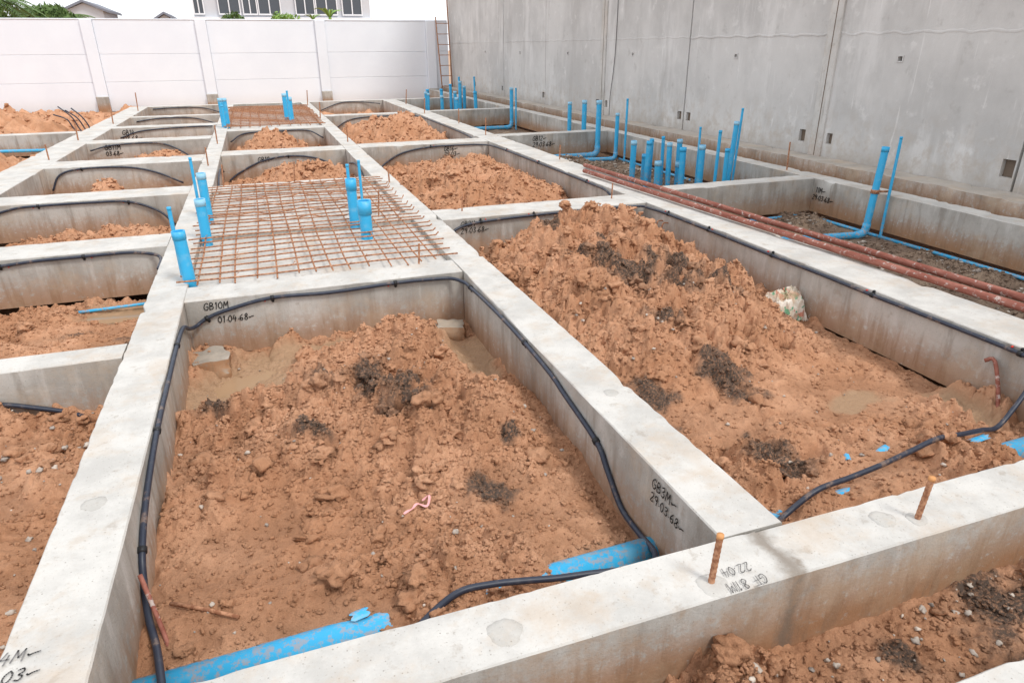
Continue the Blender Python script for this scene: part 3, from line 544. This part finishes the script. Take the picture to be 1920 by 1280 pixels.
def write(rows,parent,mat=M_ink):
    V=[];F=[]
    for (txt,o,u,v,nrm,h,wd) in rows:
        o=np.array(o,float);u=np.array(u,float);v=np.array(v,float);nrm=np.array(nrm,float); x=0
        for ch in txt:
            for st in GL[ch]:
                pts=[o+u*h*(x+p[0]+.12*p[1])+v*h*(p[1]+random.uniform(-.03,.03))+nrm*.0058 for p in st]
                if len(pts)>2 and ch not in 'MFA4': pts=catmull(pts,3)
                for a,b in zip(pts[:-1],pts[1:]):
                    d=b-a; L=np.linalg.norm(d)
                    if L<1e-6: continue
                    d/=L; s=np.cross(nrm,d)*wd*.5; k=len(V); V+= [a-s-d*wd*.3,a+s-d*wd*.3,b+s+d*wd*.3,b-s+d*wd*.3]; F.append((k,k+1,k+2,k+3))
            x+={'.':.3,'M':.82,'~':.8,'1':.5,' ':.4}.get(ch,.70)
    o=mk("handwriting",V,F,mat,False,parent=parent); o["label"]="handwritten black marker beam number and date"; return o
FY=((1,0,0),(0,0,1),(0,-1,0)); FX=((0,-1,0),(0,0,1),(-1,0,0))
write([("GB10M",(-.51,4.60,-.072),*FY,.046,.0055),("01.04.68~",(-.44,4.60,-.170),*FY,.042,.0055)],cross['G10'])
write([("GB3M~",(1.25,1.895,-.075),*FX,.046,.0050),("29.03.68~",(1.25,1.90,-.138),*FX,.042,.0048)],bB)
write([("GF 81M",(1.270,1.285,0),(-1,0,0),(0,-1,0),(0,0,1),.037,.0032),("22.04",(1.255,1.342,0),(-1,0,0),(0,-1,0),(0,0,1),.034,.0032)],bE,M_ink2)
write([("4M~",(-.853,1.69,0),(1,0,0),(0,1,0),(0,0,1),.042,.0048),("03~",(-.83,1.62,0),(1,0,0),(0,1,0),(0,0,1),.040,.0048)],bA,M_ink2)
write([("GB2M",(1.68,6.20,-.085),*FY,.05,.006),("29.03.68~",(1.68,6.20,-.15),*FY,.05,.006)],cross['F2'])
write([("11M~",(6.30,6.62,-.16),*FX,.06,.008),("29.03.68~",(6.30,6.66,-.25),*FX,.06,.008)],bD)
write([("GB12~",(4.75,12.2,-.12),*FY,.08,.010),("29.03.68~",(4.75,12.2,-.23),*FY,.08,.010)],cross['R2'])
write([("GB19~",(-.1,11.5,-.13),*FY,.07,.010)],cross['G1'])
write([("GB11M",(-2.6,13.9,-.12),*FY,.08,.010),("03.68~",(-2.6,13.9,-.22),*FY,.07,.010)],cross['L5'])
write([("GB14~",(-2.7,16.5,-.14),*FY,.09,.012),("03.68~",(-2.7,16.5,-.26),*FY,.09,.012)],cross['L6'])
write([("GB16~",(2.9,11.6,-.13),*FY,.07,.010),("29.03~",(2.9,11.6,-.22),*FY,.07,.010)],cross['G2'])
# ---------------------------------------------------------------- tall precast wall
WX=7.2
wall=mk("precast_wall",*boxvf(WX+.06,WX+.25,-2.5,27.3,-.5,6.4),M_wall,False); tag(wall,"tall weathered grey precast concrete boundary wall with pockets","wall")
def panel(y0,y1,z0,z1,holes,xo=0):
    ys=sorted({y0,y1,*[v for h in holes for v in h[:2]],*np.linspace(y0,y1,9)[1:-1].tolist()}); zs=sorted({z0,z1,*[v for h in holes for v in h[2:4]]})
    V=[];F=[];idx={}
    def vid(x,y,z):
        k=(round(x,4),round(y,4),round(z,4))
        if k not in idx: idx[k]=len(V); V.append((x,y,z))
        return idx[k]
    x=WX+xo
    for a,b in zip(ys[:-1],ys[1:]):
        for c,d in zip(zs[:-1],zs[1:]):
            if any(h[0]-1e-6<=a and b<=h[1]+1e-6 and h[2]-1e-6<=c and d<=h[3]+1e-6 for h in holes): continue
            F.append((vid(x,a,c),vid(x,a,d),vid(x,b,d),vid(x,b,c)))
    xb=WX+.058
    for h in holes:
        a,b,c,d=h[:4]
        for q in (((x,a,c),(x,a,d),(xb,a,d),(xb,a,c)),((x,b,c),(xb,b,c),(xb,b,d),(x,b,d)),((x,a,c),(xb,a,c),(xb,b,c),(x,b,c)),((x,a,d),(x,b,d),(xb,b,d),(xb,a,d))): F.append(tuple(vid(*p) for p in q))
    for q in (((x,y0,z0),(xb,y0,z0),(xb,y0,z1),(x,y0,z1)),((x,y1,z0),(x,y1,z1),(xb,y1,z1),(xb,y1,z0))): F.append(tuple(vid(*p) for p in q))
    o=mk("wall_panel",V,F,M_wall,False,parent=wall)
    for h in holes:
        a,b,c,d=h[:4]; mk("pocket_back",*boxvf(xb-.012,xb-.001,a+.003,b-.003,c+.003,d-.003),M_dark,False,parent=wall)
J=[-2.4,1.6,4.9,7.72,11.03,14.3,17.6,20.92,23.83,27.28]
pock={4.9:[(4.93,5.07,.22,.40)],7.72:[(7.95,8.07,.24,.40),(7.44,7.54,.26,.40)],11.03:[(10.82,10.95,.26,.40),(11.10,11.23,.26,.40)],14.3:[(14.44,14.58,.26,.40),(14.02,14.13,.26,.40)],17.6:[(17.66,17.82,.24,.38)],20.92:[(21.0,21.15,.24,.38)],23.83:[(23.9,24.05,.24,.38)]}
smallh=[3.2,6.6,9.71,13.01,16.19,19.51,22.74]
random.seed(4)
for a,b in zip(J[:-1],J[1:]):
    hs=[]
    for k,l in pock.items():
        for h in l:
            if a+.01<h[0] and h[1]<b-.01: hs.append(h)
    for s in smallh:
        if a<s<b: hs.append((s-.03,s+.03,1.31,1.36))
    panel(a+.014,b-.014,.02,6.35,hs,random.uniform(-.005,.005))
    V=[];n=60
    for i in range(n+1):
        y=a+.02+(b-a-.04)*i/n; z=1.62+.01*math.sin(i*.7+a)+random.uniform(-.006,.006); w_=.008+random.uniform(0,.008)
        V+=[(WX-.0045,y,z-w_-.006),(WX-.009,y,z),(WX-.0045,y,z+w_)]
    F=[]
    for i in range(n): F+=[(3*i,3*i+1,3*i+4,3*i+3),(3*i+1,3*i+2,3*i+5,3*i+4)]
    mk("casting_ridge",V,F,M_wall,True,parent=wall)
for s in smallh:
    parts=[boxvf(WX-.010,WX-.0055,s-.045,s+.045,1.36,1.375),boxvf(WX-.010,WX-.0055,s-.045,s+.045,1.295,1.31),boxvf(WX-.010,WX-.0055,s-.045,s-.03,1.31,1.36),boxvf(WX-.010,WX-.0055,s+.03,s+.045,1.31,1.36)]
    V,F=merge(parts); mk("hole_frame",V,F,M_wall,False,parent=wall)
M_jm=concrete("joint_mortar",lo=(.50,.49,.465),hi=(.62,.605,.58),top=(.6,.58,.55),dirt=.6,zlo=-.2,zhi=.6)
for y in (7.72,14.3):
    mk("wall_column",*boxvf(WX-.03,WX+.05,y-.13,y+.10,.03,6.36,.006),M_jm,False,parent=wall)
    mk("column_joint",*boxvf(WX-.033,WX-.0302,y-.03,y-.018,.05,6.3),M_dark,False,parent=wall)
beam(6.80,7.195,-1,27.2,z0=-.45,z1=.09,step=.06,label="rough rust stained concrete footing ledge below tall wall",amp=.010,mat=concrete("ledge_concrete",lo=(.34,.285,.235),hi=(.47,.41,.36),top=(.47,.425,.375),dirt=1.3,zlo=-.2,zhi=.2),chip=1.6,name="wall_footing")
V,F=tube(catmull([(WX-.02,13.75,4),(WX-.02,13.72,2.5),(WX-.02,13.74,1.3),(WX-.03,13.85,.5),(WX-.06,13.8,.12)],6),.006,6); o=mk("hanging_wire",V,F,M_blk); tag(o,"thin dark wire hanging down the tall grey wall","wire")
# ---------------------------------------------------------------- fence
PX=[-20,-16.2,-12.4,-8.4,-4.8,-1.4,2.5,6.5]; FYY=27.3
fence=mk("boundary_fence",*boxvf(-20,7.15,FYY+.05,FYY+.14,-.5,2.36),M_fence,False); tag(fence,"pale white panel boundary fence with concrete posts","fence")
rows=[(-.45,.475),(.480,1.330),(1.335,2.36)]
for a,b in zip(PX[:-1],PX[1:]):
    for z0,z1 in rows: mk("fence_panel",*boxvf(a+.18,b-.18,FYY,FYY+.045,z0,z1,.007),M_fence,False,parent=fence)
for z0,z1 in rows: mk("fence_panel",*boxvf(6.68,7.16,FYY,FYY+.045,z0,z1,.007),M_fence,False,parent=fence)
for x in PX[1:]:
    mk("fence_post",*boxvf(x-.175,x+.175,FYY-.09,FYY+.045,-.45,2.39,.015),M_fence,False,parent=fence)
    mk("post_footing",*boxvf(x-.19,x+.19,FYY-.16,FYY-.095,-.6,.04,.02),M_conc_far,False,parent=fence)
mk("fence_cap",*boxvf(-20,7.15,FYY-.02,FYY+.15,2.362,2.40,.01),M_fence,False,parent=fence)
ya=26.95
parts=[tube([(6.72,ya-.35,-.45),(6.66,ya+.1,2.5)],.022,8),tube([(7.10,ya-.35,-.45),(7.12,ya+.1,2.9),(7.13,ya+.12,3.7)],.024,8)]
lad=mk("ladder",*merge(parts),M_rust); tag(lad,"rusty steel rebar ladder leaning at the wall corner","ladder")
for i in range(8):
    t=(i+.6)/8.2; z=-.45+2.95*t; y=ya-.35+.45*t
    V,F=tube([(6.70-.03*t,y,z),(7.13,y,z)],.014,6); mk("rung",V,F,M_rust,parent=lad)
# ---------------------------------------------------------------- bag, ribbon, rubble, pvc shards
q=NT("woven_sack"); nn=q.noise(11,4)
c=q.mix(q.mr(nn,.45,.6),(.60,.52,.42),(.76,.71,.63)); c=q.mix(q.mr(q.noise(18,2),.58,.61,0,.85),c,(.08,.36,.20)); c=q.mix(q.mr(q.noise(13,2,vec=q.scalev((1.3,1,1.1))),.59,.62,0,.8),c,(.60,.16,.11)); c=q.mix(q.mr(q.noise(8,5),.53,.68,0,.75),c,(.52,.33,.21)); q.bump(q.noise(60,4),.5,.008); M_bag=q.fin(c,.65)
n=130; gx,gy=np.meshgrid(np.linspace(-1,1,n),np.linspace(-1,1,n),indexing='ij')
def fold(a,b,s): return 1-np.abs(fbm(a,b,4,s))*2
hgt=.048*np.sqrt(np.maximum(0,1-.75*gx**2-.75*gy**2))+.048*fold(gx*1.8+3,gy*1.5+2,31)*(1-.4*(gx**2+gy**2)/2)+.028*fold(gx*4.0,gy*3.6,33)+.010*fold(gx*9,gy*8,39)
edge_=np.maximum(np.abs(gx),np.abs(gy))+.18*fbm(gx*2,gy*2,3,44); hgt=hgt-.11*sst(.72,1.0,edge_)
sx=gx*.15+.045*fbm(gx*1.5,gy*1.5,3,35)+.02*fbm(gx*5,gy*5,2,36); sy=gy*.10+.04*fbm(gx*1.7+4,gy*1.7,3,37)
z0b=hs_(S2,3.50,3.82,.06)
V=np.stack([3.52+sx,3.82+sy-.15*gx*.13,z0b-.015+hgt+.05*sst(-.6,.7,gy)],-1).reshape(-1,3)
I=(np.arange(n-1)[:,None]*n+np.arange(n-1)[None,:]).reshape(-1)
o=mk("woven_sack",V,np.stack([I,I+n,I+n+1,I+1],-1),M_bag); tag(o,"crumpled muddy beige woven sack with green print on soil","sack")
q=NT("pink_ribbon"); M_pink=q.fin((.80,.38,.38),.6)
def ribbon(path,w):
    C=catmull(path,5); V=[];F=[]
    for i,c in enumerate(C):
        t=C[min(i+1,len(C)-1)]-C[max(i-1,0)]; s=np.array([-t[1],t[0],0]); s/=np.linalg.norm(s)+1e-9
        V+=[c-s*w/2,c+s*w/2+np.array([0,0,.004*math.sin(i)])]
    for i in range(len(C)-1): F.append((2*i,2*i+1,2*i+3,2*i+2))
    return mk("plastic_ribbon",V,F,M_pink,True)
z=lambda x,y:hz(S1,x,y)+.006
o=ribbon([(.34,2.32,z(.34,2.32)),(.38,2.34,z(.38,2.34)),(.41,2.36,z(.41,2.36)+.01),(.44,2.33,z(.44,2.33)),(.46,2.37,z(.46,2.37)+.02),(.43,2.38,z(.43,2.38)+.01)],.011); tag(o,"thin torn pink plastic ribbon lying on the soil","ribbon")
def rubble(x,y,zc,sx,sy,sz,rot):
    bm=bmesh.new(); bmesh.ops.create_cube(bm,size=1); bmesh.ops.subdivide_edges(bm,edges=bm.edges,cuts=9,use_grid_fill=True)
    V=[];ca,sa=math.cos(rot),math.sin(rot)
    for v in bm.verts:
        p=v.co; k=1+.28*float(fbm(p.x*2.5+x*5,p.y*2.5+p.z*2+7,4,3)); rr=p.length; k*=1-.35*max(0,rr-.55)
        a,b,c=p.x*sx*k,p.y*sy*k,p.z*sz*k; V.append((x+a*ca-b*sa,y+a*sa+b*ca,zc+c))
    bm.verts.index_update(); F=[tuple(v.index for v in f.verts) for f in bm.faces]; bm.free()
    o=mk("concrete_rubble",V,F,M_rub,True); o.data.set_sharp_from_angle(angle=math.radians(35)); tag(o,"broken concrete lump at the foot of beam","rubble","broken concrete lumps"); return o
rubble(-.51,4.37,-.39,.23,.24,.19,.2); rubble(1.10,4.42,-.38,.20,.18,.12,-.3); rubble(.95,4.5,-.40,.16,.1,.08,.4)
def shard(x,y,zc,r,L,rot,a0,a1):
    V=[];F=[];n=8;m=5
    for i in range(m+1):
        for k in range(n+1):
            a=a0+(a1-a0)*k/n; l=(i/m-.5)*L*(1+.25*math.sin(k*2.1+x*3)); px_,py_=l,r*math.cos(a); V.append((x+px_*math.cos(rot)-py_*math.sin(rot),y+px_*math.sin(rot)+py_*math.cos(rot),zc+r*math.sin(a)))
    for i in range(m):
        for k in range(n): F.append((i*(n+1)+k,i*(n+1)+k+1,(i+1)*(n+1)+k+1,(i+1)*(n+1)+k))
    o=mk("pvc_shard",V,F,M_pvc); tag(o,"broken piece of bright blue PVC pipe on soil","pvc shard","broken blue pipe pieces")
for (x,y,r,L,rot) in ((2.72,2.12,.026,.15,.35),(3.15,1.96,.025,.12,.1),(2.45,2.08,.014,.05,1)): shard(x,y,hz(S2,x,y)-r*.55,r,L,rot,.4,2.5)
shard(.09,1.86,max(-.30,hz(S1,.09,1.86))-.018,.028,.06,.2,.5,2.5)
# gravel
def gravel(S,x0,x1,y0,y1,n,rm=.016,p=2.5):
    P=[];R=[]
    for _ in range(n):
        x=x0+rng.random()*(x1-x0); y=y0+rng.random()*(y1-y0); P.append((x,y,hz(S,x,y)-.002)); R.append(.003+rm*rng.random()**p)
    V,F,_=scatter(P,R,ICS,.7,.3); o=mk("gravel",V,F,M_peb); tag(o,kind="stuff")
gravel(S1,-.6,1.2,1.6,4.4,110,.009); gravel(S2,1.6,3.6,1.6,4,90,.009); gravel(S3,-2.8,-.9,.9,3.7,350,.016); gravel(S5,1,4,.82,1.23,160,.012); gravel(S6,4.15,6.2,1.5,6.6,700,.022); gravel(S7,4.15,6.2,7,12,500,.03)
# ---------------------------------------------------------------- background
q=NT("building_render"); M_b=q.fin(q.mix(q.noise(.5,4),(.50,.51,.54),(.60,.61,.64)),.8)
q=NT("building_white"); M_bw=q.fin((.76,.77,.80),.7)
q=NT("dark_glass"); M_gl=q.fin((.06,.07,.085),.15,spec=.6)
q=NT("roof_grey"); M_rf=q.fin((.20,.21,.25),.6)
bld=mk("apartment_building",*boxvf(-3.4,9.5,60,70,-.6,11),M_b,False); tag(bld,"pale grey apartment building with rows of dark windows","building")
for fl in range(3):
    z0=3.95+fl*3.0
    mk("balcony_band",*boxvf(-3.6,9.7,59.6,59.99,z0-.75,z0-.35,.02),M_bw,False,parent=bld)
    for (a,b) in ((-3.3,-2.7),(-1.6,-.2),(0.1,1.0),(1.2,2.7),(3.9,5.2),(5.4,6.9),(7.4,8.8)):
        w=mk("window",*boxvf(a,b,59.9,59.985,z0-.1,z0+1.5),M_gl,False,parent=bld)
        fr_=merge([boxvf(a-.08,a-.002,59.82,59.97,z0-.2,z0+1.6),boxvf(b+.002,b+.08,59.82,59.97,z0-.2,z0+1.6),boxvf((a+b)/2-.04,(a+b)/2+.04,59.82,59.895,z0-.098,z0+1.498),boxvf(a,b,59.82,59.97,z0-.2,z0-.102),boxvf(a,b,59.82,59.97,z0+1.502,z0+1.6)])
        mk("window_frame",*fr_,M_bw,False,parent=w)
def gable(x0,x1,y0,y1,zw,zr,label):
    V=[(x0,y0,-.6),(x1,y0,-.6),(x1,y1,-.6),(x0,y1,-.6),(x0,y0,zw),(x1,y0,zw),(x1,y1,zw),(x0,y1,zw),((x0+x1)/2,y0,zr),((x0+x1)/2,y1,zr)]
    F=[(0,1,5,8,4),(1,2,6,5),(2,3,7,9,6),(3,0,4,7)]
    o=mk("house",V,F,M_b,False); tag(o,label,"house")
    xm=(x0+x1)/2; e=.3
    V=[(x0-e,y0-e,zw-.12),(xm,y0-e,zr+.04),(x1+e,y0-e,zw-.12),(x0-e,y1,zw-.12),(xm,y1,zr+.04),(x1+e,y1,zw-.12)]
    V+= [(a,b,c+.15) for a,b,c in V]
    F=[(0,1,4,3),(1,2,5,4),(6,9,10,7),(7,10,11,8),(0,6,7,1),(1,7,8,2),(0,3,9,6),(2,8,11,5)]
    mk("roof",V,F,M_rf,False,parent=o)
gable(-6.1,-4.7,60,66,3.3,3.75,"small house with dark grey gable roof")
gable(-11.2,-9.0,58,64,3.9,4.35,"pale house with grey roof beyond the fence")
q=NT("leaf_green"); M_leaf=q.fin(q.mix(q.noise(1.5,3),(.06,.12,.03),(.15,.22,.07)),.6)
q=NT("leaf_bright"); M_leaf2=q.fin(q.mix(q.noise(2,3),(.16,.30,.06),(.28,.40,.10)),.5)
q=NT("bark"); M_bark=q.fin((.14,.10,.07),.9)
def frond(base,yaw,L,rise,droop,nl=26,wl=.35):
    V=[];F=[]
    d=np.array([math.cos(yaw),math.sin(yaw),0]); s=np.array([-d[1],d[0],0])
    P=[]
    for i in range(nl+1):
        t=i/nl; P.append(np.array(base)+d*L*t+np.array([0,0,rise*t-droop*t*t]))
    for i in range(2,nl):
        t=i/nl; l=wl*L*(math.sin(math.pi*min(1,t*.9+.1)))*.9
        for sg in (-1,1):
            a=P[i]; e=a+s*sg*l*.8+d*l*.45+np.array([0,0,-l*.35*random.uniform(.5,1.3)]); w=d*.035*L
            k=len(V); V+=[a-w*.4,a+w*.6,e]; F.append((k,k+1,k+2))
    v,f=tube(P,.02,4); k=len(V); V+=v; F+=[tuple(i+k for i in q_) for q_ in f]
    return V,F
random.seed(9)
def palm(x,y,zt,R,label,n=18):
    V,F=tube([(x,y,-.6),(x+.1,y,zt*.5),(x,y,zt)],[.18,.15,.12],10); tr=mk("palm_tree",V,F,M_bark); tag(tr,label,"palm tree")
    parts=[frond((x,y,zt),i*2.4+random.uniform(-.2,.2),R*random.uniform(.8,1.15),random.uniform(.3,1.3)*R*.6,random.uniform(.6,1.3)*R*.7) for i in range(n)]
    V,F=merge(parts); mk("crown",V,F,M_leaf,False,parent=tr)
palm(-10.5,38,3.4,2.3,"green palm tree with drooping fronds beyond the fence",30); palm(-8.8,44,2.8,1.5,"small green palm beyond the fence",20)
def bush(x,y,zc,rx,rz,n,label,mat,ls=.09):
    V,F=tube([(x,y,-.6),(x,y,zc)],[.12,.06],8); tr=mk("tree",V,F,M_bark); tag(tr,label,"tree")
    P=rng.normal(size=(n,3)); P/=np.linalg.norm(P,axis=1)[:,None]; P*=(rng.random((n,1))**.4); lump=1+.35*fbm(P[:,0]*2+x,P[:,1]*2+P[:,2]*2,3,4)
    P=P*lump[:,None]*np.array([rx,rx,rz])+np.array([x,y,zc]); D=rng.normal(size=(n,3))*ls; E=rng.normal(size=(n,3))*ls*.55
    V=np.concatenate([P-D,P+E,P+D,P-E]); I=np.arange(n); mk("crown",V,np.stack([I,I+n,I+2*n,I+3*n],-1),mat,False,parent=tr)
bush(-8.9,42,2.5,1.5,.95,5000,"leafy green bush behind the white fence",M_leaf)
bush(-12.2,42,2.7,1.8,1.4,5000,"leafy green bush behind the white fence",M_leaf)
bush(-.6,50,3.0,.8,.55,900,"sparse green shrub before the apartment building",M_leaf,.08)
bush(2.4,50,2.95,1.0,.55,900,"sparse green shrub before the apartment building",M_leaf2,.08)
for (bx_,by_,bz_,sc_) in ((5.5,52,3.25,1.0),(4.3,51,3.1,.6)):
    parts=[]
    for i in range(9):
        a=i*.7; P0=np.array([bx_,by_,bz_]); d=np.array([math.cos(a),math.sin(a)*.5,0]); L=(1.1+.3*random.random())*sc_
        V=[];F=[]
        for k in range(9):
            t=k/8; c=P0+d*L*t*.8+np.array([0,0,L*(1.3*t-.9*t*t)]); s=np.array([-d[1],d[0],.2])*.17*sc_*math.sin(math.pi*(t*.9+.08)); V+=[c-s,c+s]
        for k in range(8): F.append((2*k,2*k+1,2*k+3,2*k+2))
        parts.append((V,F))
    parts.append(tube([(bx_,by_,-.6),(bx_,by_,bz_+.1)],.1,8)); o=mk("banana_plant",*merge(parts),M_leaf2,True); tag(o,"bright green banana plant beyond the fence","plant")
# ---------------------------------------------------------------- light
az,el=math.radians(146),math.radians(54)
w=bpy.data.worlds.new("World"); scene.world=w; w.use_nodes=True; nt=w.node_tree; bg=nt.nodes["Background"]
sky=nt.nodes.new("ShaderNodeTexSky"); sky.sky_type='NISHITA'; sky.sun_disc=False; sky.sun_elevation=el; sky.sun_rotation=az; sky.air_density=1.0; sky.dust_density=1.5; sky.ozone_density=1
tc=nt.nodes.new("ShaderNodeTexCoord"); cn=nt.nodes.new("ShaderNodeTexNoise"); cn.inputs["Scale"].default_value=2.2; cn.inputs["Detail"].default_value=6
nt.links.new(tc.outputs["Generated"],cn.inputs["Vector"])
mp=nt.nodes.new("ShaderNodeMapRange"); mp.inputs[1].default_value=.3; mp.inputs[2].default_value=.7; mp.inputs[3].default_value=.80; mp.inputs[4].default_value=.97; nt.links.new(cn.outputs["Fac"],mp.inputs[0])
mx_=nt.nodes.new("ShaderNodeMix"); mx_.data_type='RGBA'; nt.links.new(mp.outputs[0],mx_.inputs[0]); nt.links.new(sky.outputs[0],mx_.inputs[6]); mx_.inputs[7].default_value=(9.0,9.2,9.55,1)
nt.links.new(mx_.outputs[2],bg.inputs[0]); bg.inputs[1].default_value=.15
sd=bpy.data.lights.new("sun","SUN"); sd.energy=2.0; sd.angle=math.radians(14); sd.color=(1,.97,.92)
so=bpy.data.objects.new("sun",sd); COL.objects.link(so)
dirv=Vector((math.sin(az)*math.cos(el),math.cos(az)*math.cos(el),math.sin(el))); so.rotation_euler=dirv.to_track_quat('Z','Y').to_euler(); so.location=(0,0,20)
# ---------------------------------------------------------------- camera
cd=bpy.data.cameras.new("camera"); cd.lens=1273.5/1920*36; cd.sensor_width=36; cd.clip_end=1000; cd.clip_start=.05
co=bpy.data.objects.new("camera",cd); co.location=(0,0,1.5); co.rotation_euler=(1.16089,.00623,-.34276); COL.objects.link(co); scene.camera=co
scene.view_settings.view_transform='Standard'; scene.view_settings.look='None'; scene.view_settings.exposure=0
